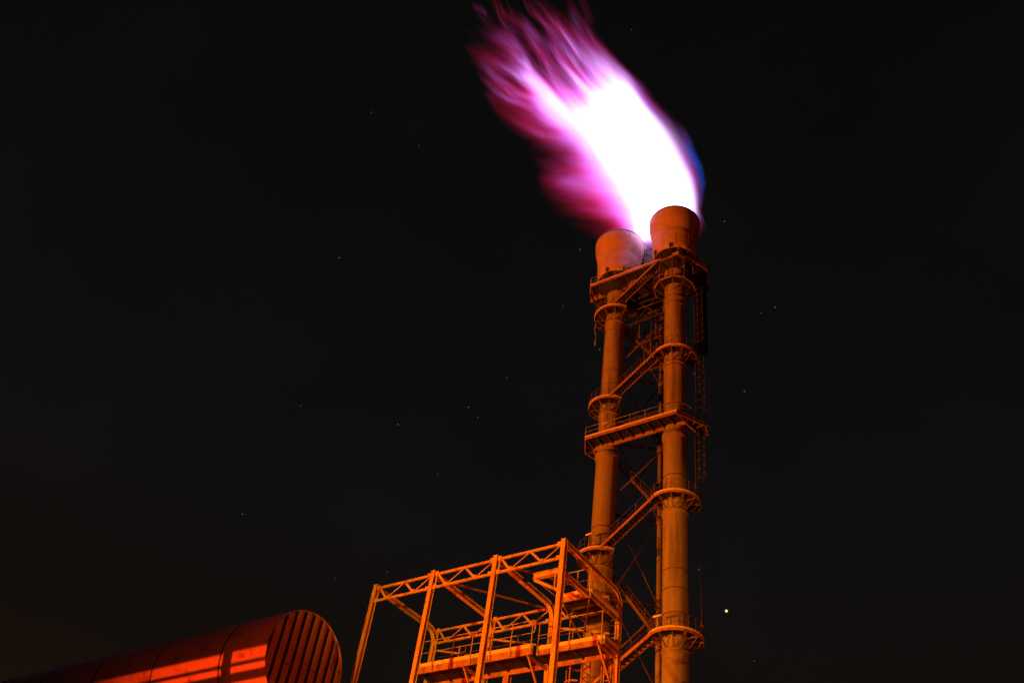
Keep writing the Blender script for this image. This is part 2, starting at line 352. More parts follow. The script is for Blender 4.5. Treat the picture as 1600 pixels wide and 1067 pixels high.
# clutter of small pipes up by the top of the mast
for i in range(14):
    y = 57.9 + (i % 4) * .55; x = -34.3 + i * .33; z0 = 61.5 + (i * 37 % 5) * 1.3
    MB().tube((x, y, z0), (x + random.uniform(-.15, .15), y, z0 + random.uniform(3, 6)), .07, 8).build('riser_pipe', M['brace'], ms)
for i in range(10):
    z = 61 + i * 1.15; x0 = -34.0 + (i % 3) * .5; x1 = -29.9 - (i % 2) * .9
    MB().beam((x0, 58.1 + (i % 3) * .6, z), (x1, 58.1 + (i % 3) * .6, z + (.5 if i % 2 else -.3)), .09, .12).build('pipe_support', M['brace'], ms)

# caged ladder and cable duct on the right rear
def ladder(name, label, x, y, z0, z1, face, wid=.5, rr=.36, mat='brace', hoop=.9, cat='ladder', grp=None, r=.02, group=None):
    t = thing(name, label, cat, (x, y, z0), group); fx, fy = face; sx_, sy_ = -fy, fx
    for s in (-1, 1):
        MB().beam((x + s * sx_ * wid / 2, y + s * sy_ * wid / 2, z0), (x + s * sx_ * wid / 2, y + s * sy_ * wid / 2, z1), .06, .06).build('side_rail', M[mat], t)
    n = int((z1 - z0) / .3); first = None
    for i in range(1, n):
        z = z0 + i * .3
        if first is None: first = MB().tube((x - sx_ * wid / 2, y - sy_ * wid / 2, z), (x + sx_ * wid / 2, y + sy_ * wid / 2, z), r, 6).build('rung', M[mat], t)
        else: c = first.copy(); COL.objects.link(c); c.parent = t; c.location = first.location + Vector((0, 0, (i - 1) * .3))
    first = None; z = z0 + 2.3; z00 = z
    while z < z1:
        if first is None:
            pts = [Vector((x + sx_ * rr * math.cos(a) + fx * (rr * 1.05 + rr * math.sin(a)), y + sy_ * rr * math.cos(a) + fy * (rr * 1.05 + rr * math.sin(a)), z)) for a in [PI * (-.25) + k * PI * 1.5 / 12 for k in range(13)]]
            m = MB()
            for a, b in zip(pts, pts[1:]): m.beam(a, b, .02, .07)
            first = m.build('cage_hoop', M[mat], t)
            strip_pts = [pts[k] for k in (2, 6, 10)]
        else: c = first.copy(); COL.objects.link(c); c.parent = t; c.location = first.location + Vector((0, 0, z - z00))
        z += hoop
    for p in strip_pts: MB().beam((p.x, p.y, z00), (p.x, p.y, z1), .05, .015).build('cage_strip', M[mat], t)
    return t
ladder('caged_ladder', 'caged ladder up the right flank between bridge platform and round platform', -27.0, 57.9, 44.1, 51.5, (1, 0), mat='dark', group='caged ladders')
ladder('caged_ladder', 'long caged ladder up the right flank under the top platform', -26.9, 58.1, 51.7, 72.3, (1, 0), mat='dark', group='caged ladders')
cdct = thing('cable_duct', 'dark upright cable duct under the right end of the top platform', 'duct', (-26.7, 59.4, 51.6))
MB().beam((-26.8, 59.5, 62.0), (-26.7, 59.5, 72.3), .75, .5, (0, 1, 0)).build('casing', M['grate'], cdct)
for z in range(63, 72, 2): MB().box(-27.15, -26.38, 59.2, 59.23, z, z + .1).build('clamp', M['dark'], cdct)
# second ladder rail on the right stack, lower flank and lightning rods
for x, y, z0, z1, lb in ((-26.75, 57.6, 32.3, 38.2, 'thin rod rising from the lowest round platform beside the right stack'), (-26.7, 57.4, 51.7, 55.3, 'thin rod rising from the right end of the bridge platform')):
    m = MB(); m.tube((x, y, z0), (x, y, z1), .035, 6, .015); m.tube((x, y, z0), (x, y, z0 + .3), .07, 8)
    tag(m.build('lightning_rod', M['dark']), lb, 'rod', 'thin rods on the platforms')

def tlamp(x, y, z, label, h=.95):
    t = thing('platform_lamp', label, 'lamp', (x, y, z), 'small unlit tube lamps on the platforms')
    MB().tube((x, y, z), (x, y, z + h), .045, 8).build('pole', M['rail'], t)
    MB().tube((x - .36, y, z + h), (x + .36, y, z + h + .05), .08, 10).build('lamp_housing', M['lampbody'], t)
tlamp(-29.0, 55.0, 32.3, 'unlit T-shaped tube lamp on the lowest round platform of the right stack')
tlamp(-35.4, 55.1, 40.4, 'unlit T-shaped tube lamp above the yellow frame corner', 1.3)
tlamp(-34.4, 54.9, 51.65, 'unlit tube lamp at the left part of the long bridge platform', 1.2)
m = MB(); m.path([(-37.2, 56.4, 68.3), (-37.35, 56.3, 67.2), (-37.1, 56.3, 66.2), (-37.15, 56.3, 64.8)], .045)
tag(m.build('hanging_cable', M['rail']), 'loose cable end hanging from the uppermost round platform at left', 'cable')

# ------------------------------------------------------------------ yellow portal frame in front
XF = [-25.25, -22.25, -19.25, -16.25]; YF, YR, ZT = 23.68, 27.71, 18.9
fr = thing('portal_frame', 'yellow steel portal frame of posts and lattice girders before the stacks', 'steel frame', (-20.75, 25.7, 0))
for x in XF:
    p = MB().ibeam((x, YF, 0), (x, YF, ZT), .18, .19, (0, 1, 0), .018).build('front_post', M['frame'], fr)
    MB().box(x - .10, x + .10, YF - .105, YF + .105, ZT + .002, ZT + .014).build('cap_plate', M['frame'], p)
    MB().box(x - .3, x + .3, YF - .3, YF + .3, .0, .2).build('footing', M['concrete'], p)
    # rear post with rounded shoulder running into the depth beam
    m = MB(); R_ = .55; zc = ZT - .1
    m.ibeam((x, YR, 0), (x, YR, zc - R_), .18, .20, (0, 1, 0), .018)
    pp = MB()
    m.build('rear_post', M['frame'], fr)
    b = MB(); b.ibeam((x, YF + .12, zc), (x, YR - R_, zc), .18, .20, (0, 0, 1), .018)
    prev = None
    for k in range(9):
        a = PI / 2 * k / 8; c = Vector((x, YR - R_ + R_ * math.sin(a), zc - R_ + R_ * math.cos(a)))
        if prev is not None: b.ibeam(prev, c, .18, .20, (0, math.sin(a - PI / 32), math.cos(a - PI / 32)), .018)
        prev = c
    b.build('depth_beam', M['frame'], fr)
def girder(y, x0, x1):
    for xx in (x0 + .19, x1 - .19):
        for zz in (18.76, 18.20): MB().box(xx - .08, xx + .08, y - .062, y - .048, zz - .09, zz + .09).build('gusset_plate', M['frame'], fr)
    for u_ in (.235, .51, .70): MB().box(x0 + (x1 - x0) * u_ - .09, x0 + (x1 - x0) * u_ + .09, y - .061, y - .047, (18.68 if u_ == .51 else 18.17), (18.78 if u_ == .51 else 18.3)).build('gusset_plate', M['frame'], fr)
    g_ = MB().beam((x0 + .14, y, 18.76), (x1 - .14, y, 18.76), .075, .075).build('top_chord', M['frame'], fr)
    MB().beam((x0 + .14, y, 18.20), (x1 - .14, y, 18.20), .075, .075).build('bottom_chord', M['frame'], g_)
    L = x1 - x0; zt, zb = 18.71, 18.25
    for (u0, z0, u1, z1, w) in ((.09, zt, .22, zb, .085), (.25, zb, .49, zt, .035), (.53, zt, .68, zb, .085), (.72, zb, .95, zt, .035), (.06, zt, .06, zb, .045)):
        MB().beam((x0 + L * u0, y, z0), (x0 + L * u1, y, z1), w, w * .8, (0, 1, 0)).build('web_bar', M['frame'], g_)
for i in range(3):
    girder(YF, XF[i], XF[i + 1]); girder(YR - .05, XF[i], XF[i + 1])
    MB().beam((XF[i], YR + .12, 18.0), (XF[i + 1], YR + .12, 17.2), .07, .07).build('rear_brace', M['frame'], fr)
for i in range(3):
    a = (XF[i] + .15, YF + .2, 18.62); b = (XF[i + 1] - .1, YR - .3, 18.62)
    if i != 0: MB().beam(a, b, .06, .06).build('roof_brace', M['brace'], fr)
MB().tube((-22.3, YR + .1, ZT - .1), (-22.3, YR + .1, 20.9), .035, 6).build('rod', M['brace'], fr) if False else None

# side depth beam at the right end and bracket beside the nearest post
MB().ibeam((-16.25, YF + .12, 17.62), (-16.25, 25.45, 17.62), .16, .2).build('side_beam', M['frame'], fr)
bk = MB().ibeam((-17.42, YF - .02, 17.66), (-16.36, YF - .02, 17.66), .17, .2).build('cantilever_bracket', M['frame'], fr)
MB().beam((-17.38, YF, 17.53), (-16.36, YF + .0, 16.95), .08, .10).build('strut', M['frame'], bk)
MB().beam((-17.30, YF + .06, 17.50), (-16.38, YF + .1, 16.7), .035, .035).build('strut', M['brace'], bk)
MB().beam((-16.5, YF, 17.55), (-16.5, YF, 17.0), .05, .05).build('strut', M['frame'], bk)

# walkway carried by the rear posts
wk = thing('walkway', 'long steel walkway with handrails crossing the yellow frame', 'walkway', (-20.5, 27, 16.45))
segs = [(-24.75, -18.98, 26.22, 0.24), (-18.98, -16.12, 26.50, 0.18)]
for x0, x1, y0, dp in segs:
    MB().box(x0, x1, y0 + .06, 27.52, 16.38, 16.42).build('deck', M['grate'], wk)
    n = int((x1 - x0) / .96)
    MB().box(x0, x1, y0, y0 + .05, 16.41 - dp, 16.42).build('edge_channel', M['plat'], wk)
    MB().box(x0, x1, y0 - .03, y0 + .01, 16.425, 16.57).build('toe_board', M['toe'], wk)
    MB().box(x0, x1, 27.53, 27.58, 16.2, 16.42).build('edge_channel', M['plat'], wk)
    MB().box(x0, x1, 27.555, 27.585, 16.425, 16.53).build('toe_board', M['toe'], wk)
    for j in range(n + 1):
        x = x0 + .06 + (x1 - x0 - .12) * j / n
        MB().beam((x, y0 + .06, 16.33), (x, 27.52, 16.33), .05, .08).build('joist', M['dark'], wk)
        b = MB(); b.beam((x, y0 - .055, 16.30), (x, y0 - .055, 17.48), .03, .03); b.beam((x, y0 - .05, 16.2), (x, y0 - .05, 16.56), .075, .03, (0, 1, 0)); b.build('rail_post', M['rail'], wk)
        MB().beam((x, 27.6, 16.42), (x, 27.6, 17.0), .035, .035).build('rail_post', M['rail'], wk)
    MB().path([(x0, y0 - .05, 17.48), (x1, y0 - .05, 17.48)], .02).build('handrail', M['rail'], wk)
    MB().path([(x0, y0 - .05, 16.98), (x1, y0 - .05, 16.98)], .014).build('mid_rail', M['rail'], wk)
    MB().path([(x0, 27.6, 17.0), (x1, 27.6, 17.0)], .017).build('mid_rail', M['rail'], wk)
    MB().path([(x0, 27.6, 17.5), (x1, 27.6, 17.5)], .016).build('handrail', M['brace'], wk)
MB().path([(-18.98, 26.17, 17.48), (-18.93, 26.17, 17.36), (-18.93, 26.17, 17.1), (-18.98, 26.17, 16.98)], .026).build('rail_end', M['rail'], wk)
MB().box(-16.12, -16.08, 26.5, 27.52, 16.425, 16.57).build('toe_board', M['toe'], wk)
MB().box(-16.12, -16.07, 26.5, 27.52, 16.24, 16.42).build('edge_channel', M['plat'], wk)
for x in XF[1:]:
    MB().beam((x, 26.35, 16.2), (x, 27.66, 14.75), .07, .07).build('knee_brace', M['plat'], wk)
    MB().beam((x, 26.3, 16.2), (x, 27.6, 16.2), .08, .12).build('bearer', M['plat'], wk)
for x in (-24.0, -21.05):
    p = MB().ibeam((x, 27.62, .2), (x, 27.62, 16.18), .26, .22, (0, 1, 0)).build('column', M['plat'], wk)
    MB().box(x - .3, x + .3, 27.3, 27.9, .0, .199).build('footing', M['concrete'], p)
# unlit lamps on stands along the walkway
for x, lb in ((-23.55, 'small unlit lamp stand at the left part of the frame walkway'), (-20.95, 'pale unlit lamp stand in the middle of the frame walkway')):
    t = thing('unlit_lamp_stand', lb, 'junction box', (x, 27.4, 16.42), 'unlit lamps on the walkway')
    MB().beam((x, 27.45, 16.42), (x, 27.45, 17.75), .06, .06).build('stand', M['plat'], t)
    m = MB(); m.box(x - .11, x + .11, 27.2, 27.42, 16.62, 16.98); m.box(x - .08, x + .08, 27.17, 27.2, 16.66, 16.94); m.build('box', M['lampbody'], t)
    m = MB(); m.path([(x, 27.45, 17.72), (x + .32, 27.45, 17.72), (x + .32, 27.45, 17.45), (x, 27.45, 17.45)], .025); m.build('bracket', M['brace'], t)

# small upper platform at the right end
up = thing('upper_landing', 'small upper landing with toe boards at the right end of the frame', 'platform', (-17, 26.5, 17.77))
MB().box(-17.35, -16.2, 25.52, 27.55, 17.70, 17.74).build('deck', M['grate'], up)
MB().box(-17.37, -16.15, 25.46, 25.51, 17.55, 17.74).build('edge_channel', M['plat'], up)
MB().box(-17.37, -16.15, 25.43, 25.47, 17.745, 17.88).build('toe_board', M['toe'], up)
MB().box(-16.19, -16.14, 25.52, 27.5, 17.55, 17.74).build('edge_channel', M['plat'], up)
MB().box(-16.15, -16.11, 25.5, 27.5, 17.745, 17.88).build('toe_board', M['toe'], up)
MB().box(-17.40, -17.36, 25.52, 27.5, 17.57, 17.74).build('edge_channel', M['brace'], up)
for y in (26.2, 26.85, 27.5): MB().beam((-17.35, y, 17.62), (-16.2, y, 17.64), .05, .08).build('joist', M['dark'], up)
for pts, hh in (([(-17.3, 25.46, 17.75), (-16.17, 25.46, 17.75)], .95), ([(-16.15, 25.5, 17.75), (-16.15, 27.4, 17.75)], .42)):
    rail_run(up, pts, h=hh, every=.62, mat='rail')
MB().path([(-17.35, 27.5, 18.45), (-16.2, 27.5, 18.45)], .02).build('handrail', M['rail'], up)
MB().tube((-16.2, 25.5, 17.5), (-17.0, 26.6, 16.9), .03, 6).build('hanger', M['brace'], up)
MB().beam((-17.35, 25.6, 17.5), (-17.3, 27.6, 16.4), .05, .05).build('brace', M['brace'], up)

ladder('caged_ladder', 'near caged ladder below the upper landing, its hoops catching orange light', -17.95, 28.35, .0, 17.9, (-1, 0), wid=.55, mat='plat', hoop=.75, rr=.42, group='caged ladders')
ladder('caged_ladder', 'narrow ladder to the right of the hooped one, before the left stack', -17.2, 28.6, .0, 16.6, (0, 1), wid=.4, mat='plat', hoop=1.1, rr=.3, group='caged ladders')

# ------------------------------------------------------------------ big duct with corrugated end cap
DC = Vector((-24.95, 20.9, 14.38)); DR = 1.86
dt = thing('round_duct', 'huge round duct whose end cap has upright corrugated panels, lit red', 'duct', (DC.x - 6, DC.y, 0))
m = MB(); n = 72
def ringp(x, r): return [Vector((x, DC.y + r * math.cos(2 * PI * k / n), DC.z + r * math.sin(2 * PI * k / n))) for k in range(n)]
xs = [DC.x, DC.x - .04, DC.x - 3.0, DC.x - 24]; rs = [DR - .02, DR, DR, DR]
P = [];  [P.extend(ringp(a, b)) for a, b in zip(xs, rs)]
P2 = [];  P2.extend(ringp(DC.x, DR - .03)); P2.extend(ringp(DC.x - .2, DR - .03))
fs = [(i * n + k, i * n + (k + 1) % n, (i + 1) * n + (k + 1) % n, (i + 1) * n + k) for i in range(3) for k in range(n)]
m.add(P, fs, True); m.add(P2, [(k, (k + 1) % n, n + (k + 1) % n, n + k) for k in range(n)], True)
o = len(m.v) - 2 * n
m.f += [(k, (k + 1) % n, o + (k + 1) % n, o + k) for k in range(n)]; m.sm += [False] * n
m.build('shell', M['duct'], dt)
for xb in (DC.x - 2.35, DC.x - 6.2, DC.x - 10, DC.x - 14, DC.x - 18, DC.x - 22):
    b = MB(); PP = []
    for a, r in ((xb - .03, DR), (xb - .03, DR + .02), (xb + .03, DR + .02), (xb + .03, DR)): PP += ringp(a, r)
    b.add(PP, [(i * n + k, i * n + (k + 1) % n, (i + 1) * n + (k + 1) % n, (i + 1) * n + k) for i in range(3) for k in range(n)], True); b.build('seam_band', M['dark'], dt)
# cap: upright bowed panels with dark grooves, each its own part
MB().add(ringp(DC.x - .14, DR - .035), [tuple(range(n))]).build('back_plate', M['grate'], dt)
NP = 9; R_in = DR - .035
for j in range(NP):
    y0 = DC.y - R_in + 2 * R_in * j / NP; y1 = DC.y - R_in + 2 * R_in * (j + 1) / NP
    mm = MB(); pw = y1 - y0; gap = pw * .34; ya, yb = y0 + gap, y1 - gap * .08
    cols = []; ns = 6
    for s_ in range(ns + 1):
        y = ya + (yb - ya) * s_ / ns; hh = math.sqrt(max(0, (R_in - .01) ** 2 - (y - DC.y) ** 2))
        xo = DC.x - .03 + .03 * math.sin(PI * s_ / ns)
        cols.append((y, xo, hh))
    vs = []; ff = []; nh = 8
    for y, xo, hh in cols:
        for h in range(nh + 1): vs.append((xo + .006 * math.sin(h * 1.3 + j), y, DC.z - hh + 2 * hh * h / nh))
    for a in range(ns):
        for h in range(nh): ff.append((a * (nh + 1) + h, (a + 1) * (nh + 1) + h, (a + 1) * (nh + 1) + h + 1, a * (nh + 1) + h + 1))
    o_ = len(vs); vs += [(DC.x - .06, y, z) for (xx, y, z) in vs]; side_ = [(h, h + 1, o_ + h + 1, o_ + h) for h in range(nh)] + [(ns * (nh + 1) + h, o_ + ns * (nh + 1) + h, o_ + ns * (nh + 1) + h + 1, ns * (nh + 1) + h + 1) for h in range(nh)]
    mm.add(vs, ff + side_); pnl = mm.build('cap_panel', M['cap'], dt)
    if j in (2, 4, 5, 8):
        zz = DC.z + (.0, .1, -.35, .2, 0, -.1, -.2, .1, .4, -.55, .1)[j]; yy = (ya + yb) / 2
        MB().box(DC.x - .1, DC.x + .006, ya + .01, yb - .01, zz - .012, zz + .012).build('lap_seam', M['dark'], pnl)
for xs_ in (DC.x - 2, DC.x - 8, DC.x - 14, DC.x - 20):
    b = MB(); b.box(xs_ - .3, xs_ + .3, DC.y - 1.5, DC.y - 1.1, 0, DC.z - 1.3); b.box(xs_ - .3, xs_ + .3, DC.y + 1.1, DC.y + 1.5, 0, DC.z - 1.3); b.box(xs_ - .3, xs_ + .3, DC.y - 1.5, DC.y + 1.5, DC.z - 2.2, DC.z - 1.7)
    b.build('saddle_support', M['concrete'], dt)
# unseen screen and pipes, added below the view to stripe the duct with shade
def side_run(name, cat, y, z0, z1, th, lb, x1=-25.58):
    t = MB(); t.box(-48, x1, y - th / 2, y + th / 2, z0, z1) if name == 'shade_screen' else t.tube((-48, y, z0), (x1, y, z0), th, 12)
    for x in (-46, -38.5, -31, -26.72): t.beam((x, y + .25, 0), (x, y + .25, z0 - .02), .26, .14)  # added posts; the last one casts an upright shade strip on the duct
    tag(t.build(name, M['brace']), lb, cat)
side_run('shade_screen', 'cable tray', 12, 8.62, 9.95, .5, 'unseen screen added to shade the upper side of the round duct')
side_run('shade_pipe', 'pipe', 12, 8.15, 0, .035, 'thin unseen pipe added to stripe the round duct with shade')
side_run('shade_pipe', 'pipe', 12, 7.88, 0, .085, 'thick unseen pipe added to stripe the round duct with shade')
# ------------------------------------------------------------------ floodlights (below and left of the view)
def floodlight(at, aim, power, color, angle, label, blend=.6, size=.35):
    at, aim = Vector(at), Vector(aim); t = thing('floodlight', label, 'floodlight', (at.x, at.y, 0), 'sodium floodlights of the plant')
    MB().tube((at.x, at.y, 0), (at.x, at.y, at.z - .5), .14, 12, .08).build('pole', M['brace'], t)
    d = (aim - at).normalized()
    m = MB(); m.tube(at - d * .55, at - d * .12, .3, 16, .5, cap=False); m.tube(at - d * .6, at - d * .55, .3, 16)
    hd = m.build('lamp_housing', M['lampbody'], t)
    l = bpy.data.lights.new('lamp_light', 'SPOT'); l.energy = power; l.color = color; l.spot_size = math.radians(angle); l.spot_blend = blend; l.shadow_soft_size = size
    o = bpy.data.objects.new('lamp_light', l); COL.objects.link(o); o.parent = t; o.location = at - Vector((at.x, at.y, 0))
    o.rotation_euler = d.to_track_quat('-Z', 'Y').to_euler()
AMBER = (1.0, .165, .007); RED = (1.0, .045, .0025)
floodlight((-74, -26, 8), (-31, 57, 60), 680000, AMBER, 44, 'sodium floodlight on the far left pole', .3)
floodlight((-13, -18, 3), (-17.0, 25, 18.6), 140000, (1.0, .25, .004), 24.5, 'sodium floodlight trained on the yellow frame', .35, .15)
floodlight((-26.5, 4.5, 2.2), (-24, 22, 13), 40000, RED, 72, 'red sodium floodlight low before the round duct', .9, .06)
floodlight((5, 3, 1.5), (-21, 25, 15.5), 19000, (1.0, .065, .003), 44, 'reddish floodlight right of the frame', .8)
floodlight((32, 12, 6), (-28, 57, 50), 20000, (1.0, .07, .004), 41, 'reddish floodlight far to the right of the stacks', .3)

# ------------------------------------------------------------------ stars
def emis(name, col, s):
    m = bpy.data.materials.new(name); m.use_nodes = True; n = m.node_tree.nodes; n.clear(); o = n.new('ShaderNodeOutputMaterial'); e_ = n.new('ShaderNodeEmission')
    e_.inputs[0].default_value = (*col, 1); e_.inputs[1].default_value = s; m.node_tree.links.new(e_.outputs[0], o.inputs['Surface']); return m
SM = [emis('star_dim', (.8, .9, 1), .09), emis('star_mid', (.85, .95, 1), .13), emis('star_warm', (1, .8, .5), .14)]
PM = emis('planet_glow', (1, .80, .34), 1.25)
def star(px, py, r, mat, label, name='star', group='faint stars in the night sky', cat='star'):
    d = (FWD + RIGHT * ((px - 800) / 1417.7) - UP * ((py - 533.5) / 1417.7)).normalized(); c = CAM + d * 6000
    m = MB().lathe([(0.001, -r), (r * .7, -r * .7), (r, 0), (r * .7, r * .7), (.001, r)], 0, 0, 10)
    o = m.build(name, mat); o.location = c; tag(o, label, cat, group)
star(1135, 954, 8.5, PM, 'brightest yellowish star at lower right of the right stack', 'bright_star', None)
SL = [(379, 803, 1, 'faint star above the round duct at far left'), (622, 663, 1, 'brighter faint star left of the bridge platform, above the frame'), (732, 636, 1, 'faint star nearest left of the bridge platform'),
      (747, 652, 0, 'dim star just below right of the faint star left of the bridge platform'), (906, 390, 1, 'faint star just left of the left nozzle'), (1132, 346, 1, 'faint star right of the right nozzle'),
      (1189, 489, 0, 'lower left one of two dim stars right of the top platform'), (1211, 480, 1, 'upper right one of two dim stars right of the top platform'), (1163, 611, 1, 'faint star right of the bridge platform'),
      (1092, 889, 1, 'faint star beside the lower right stack, above the brightest star'), (523, 903, 0, 'dim star above the end cap of the round duct'), (530, 403, 2, 'warm dim star far left of the top platform'),
      (987, 47, 0, 'dim star to the right of the flame tip'), (937, 546, 1, 'faint star tight against the left stack under its top ring'), (1085, 584, 1, 'faint star tight against the right stack'),
      (605, 893, 0, 'dim star just above the left end of the yellow frame'), (655, 228, 0, 'dim star left of the flame, higher than its root'), (580, 176, 0, 'dim star farthest up and left of the flame'),
      (470, 634, 0, 'dim reddish star in the empty left sky'), (792, 590, 0, 'dim star left of the small round platform'), (993, 789, 2, 'warm dim star seen between the two stacks'),
      (684, 740, 0, 'dim star above the middle of the yellow frame'), (1178, 1032, 0, 'dim star at the lower right corner of the sky'), (880, 478, 0, 'dim star left of the top platform edge')]
for x, y, k, lb in SL: star(x, y, 3.8 if k else 3.2, SM[k], lb)

# ------------------------------------------------------------------ the flame: an emitting volume
B = Vector((-32, 57, 79.7)); A_ = Vector((-.38, -.27, .88)).normalized()
Lx = (.89 * RIGHT + .457 * UP); Lx = (Lx - A_ * A_.dot(Lx)).normalized(); Nn = A_.cross(Lx)
TL = 60.0
ts = [-3, 0, 4, 8, 12, 18, 24, 30, 36, 42, 48, 54, 60]
oL = [-4.5, -4.9, -6.0, -7.6, -7.8, -6.8, -6.4, -6.6, -6.8, -6.2, -5.2, -3.2, -1.5]      # outer left edge
oR = [6.0, 7.0, 9.6, 10.7, 11.5, 11.5, 11.6, 11.8, 12.4, 13.4, 14.0, 13.6, 11.5]        # outer right edge
cL = [-2.6, -2.2, -1.2, -.7, -.3, .2, .0, -.6, -1.2, -2.0, -1.0, 1.0, 3.0]                   # left edge of the white core
cR = [4.8, 6.1, 7.9, 8.7, 9.2, 9.4, 9.2, 9.0, 9.0, 9.2, 9.5, 9.3, 8.8]                   # right edge of the white core
dep = [2.5, 2.7, 3.3, 3.8, 4.2, 4.6, 5.0, 5.2, 5.2, 5.0, 4.4, 3.4, 1.6]
fm = MB(); nk = 28
for i, t in enumerate(ts):
    c = (oL[i] + oR[i]) / 2; h = (oR[i] - oL[i]) / 2 + .15
    if i == len(ts) - 1: h *= .4
    for k in range(nk):
        a = 2 * PI * k / nk; q = Lx * (c + h * math.cos(a)) + A_ * t + Nn * (dep[i] * 1.05 * math.sin(a)); fm.v.append(tuple(q))
for i in range(len(ts) - 1):
    for k in range(nk): fm.f.append((i * nk + k, i * nk + (k + 1) % nk, (i + 1) * nk + (k + 1) % nk, (i + 1) * nk + k)); fm.sm.append(True)
fm.f += [tuple(range(nk))[::-1], tuple((len(ts) - 1) * nk + k for k in range(nk))]; fm.sm += [False, False]
# trim everything below the rims
import bmesh
me = bpy.data.meshes.new('flame'); me.from_pydata(fm.v, [], fm.f)
bm = bmesh.new(); bm.from_mesh(me)
r_ = bmesh.ops.bisect_plane(bm, geom=bm.verts[:] + bm.edges[:] + bm.faces[:], plane_co=(0, 0, -.9), plane_no=(0, 0, 1), clear_inner=True)
bmesh.ops.holes_fill(bm, edges=[e_ for e_ in bm.edges if e_.is_boundary], sides=0)
bmesh.ops.recalc_face_normals(bm, faces=bm.faces); bm.to_mesh(me); bm.free()
fl = bpy.data.objects.new('flame', me); COL.objects.link(fl); fl.location = B
tag(fl, 'huge wind-blown flare flame, white hot core with magenta and violet fringes', 'flame')

fmat = bpy.data.materials.new('burning_gas'); fmat.use_nodes = True; t_ = fmat.node_tree; n_ = t_.nodes; k_ = t_.links; n_.clear()
out = n_.new('ShaderNodeOutputMaterial'); em = n_.new('ShaderNodeEmission'); k_.new(em.outputs[0], out.inputs['Volume'])
tcn = n_.new('ShaderNodeTexCoord'); POS = tcn.outputs['Object']
def S(v, sock):
    if isinstance(v, (int, float)): sock.default_value = v
    else: k_.new(v, sock)
def mth(op, a, b=0., c=None, clamp=False):
    x = n_.new('ShaderNodeMath'); x.operation = op; x.use_clamp = clamp; S(a, x.inputs[0]); S(b, x.inputs[1])
    if c is not None: S(c, x.inputs[2])
    return x.outputs[0]
def dot(v):
    x = n_.new('ShaderNodeVectorMath'); x.operation = 'DOT_PRODUCT'; k_.new(POS, x.inputs[0]); x.inputs[1].default_value = v; return x.outputs['Value']
def mrange(v, a, b, c, d, smooth=False):
    x = n_.new('ShaderNodeMapRange'); x.interpolation_type = 'SMOOTHSTEP' if smooth else 'LINEAR'; S(v, x.inputs['Value'])
    for nm, q in zip(('From Min', 'From Max', 'To Min', 'To Max'), (a, b, c, d)): S(q, x.inputs[nm])
    return x.outputs[0]
def curve(tn, xs, ys, lo=-10, hi=16):
    x = n_.new('ShaderNodeFloatCurve'); cv = x.mapping.curves[0]; x.mapping.use_clip = False
    pts = [((a - ts[0]) / (ts[-1] - ts[0]), (b - lo) / (hi - lo)) for a, b in zip(xs, ys)]
    cv.points[0].location = pts[0]; cv.points[1].location = pts[-1]
    for p in pts[1:-1]: cv.points.new(*p)
    x.mapping.update(); k_.new(tn, x.inputs['Value']); return mth('MULTIPLY_ADD', x.outputs[0], hi - lo, lo)
def noise(x, y, z, scale, detail=2., rough=.5, dist=0.):
    c = n_.new('ShaderNodeCombineXYZ'); S(x, c.inputs[0]); S(y, c.inputs[1]); S(z, c.inputs[2])
    q = n_.new('ShaderNodeTexNoise'); q.inputs['Scale'].default_value = scale; q.inputs['Detail'].default_value = detail; q.inputs['Roughness'].default_value = rough; q.inputs['Distortion'].default_value = dist
    k_.new(c.outputs[0], q.inputs['Vector']); return q.outputs['Fac']
s = dot(Lx); t = dot(A_); d = dot(Nn)
tn = mrange(t, ts[0], ts[-1], 0, 1)
# slow sway of the whole sheet
sway = noise(mth('MULTIPLY', s, .06), mth('MULTIPLY', d, .06), mth('MULTIPLY', t, .07), 1., 1.)
s1 = mth('ADD', s, mth('MULTIPLY', mth('SUBTRACT', sway, .5), mrange(t, 0, 40, .6, 5.)))
OL, OR, CL, CR, DP = (curve(tn, ts, q) for q in (oL, oR, cL, cR, dep))
hl = mth('DIVIDE', mth('SUBTRACT', s1, OL), mth('SUBTRACT', CL, OL))
hr = mth('DIVIDE', mth('SUBTRACT', OR, s1), mth('SUBTRACT', OR, CR))
bump = mrange(mth('ABSOLUTE', mth('SUBTRACT', s1, .2)), 0, 2.4, 7.0, 0, True)
te = mth('SUBTRACT', t, bump)
he = curve(mrange(te, ts[0], ts[-1], 0, 1), [-3, 0, 4, 8, 12, 18, 22, 26, 30, 36, 42, 50, 60], [1.9, 1.9, 1.9, 1.9, 1.8, 1.55, 1.22, .92, .70, .47, .28, .03, -.3], -1, 3)
h = mth('MINIMUM', mth('MINIMUM', mth('MINIMUM', hl, hr), he), 1.5)
v2 = mth('DIVIDE', d, DP); v2 = mth('MULTIPLY', v2, v2)
h = mth('SUBTRACT', h, mth('MULTIPLY', v2, 1.1))

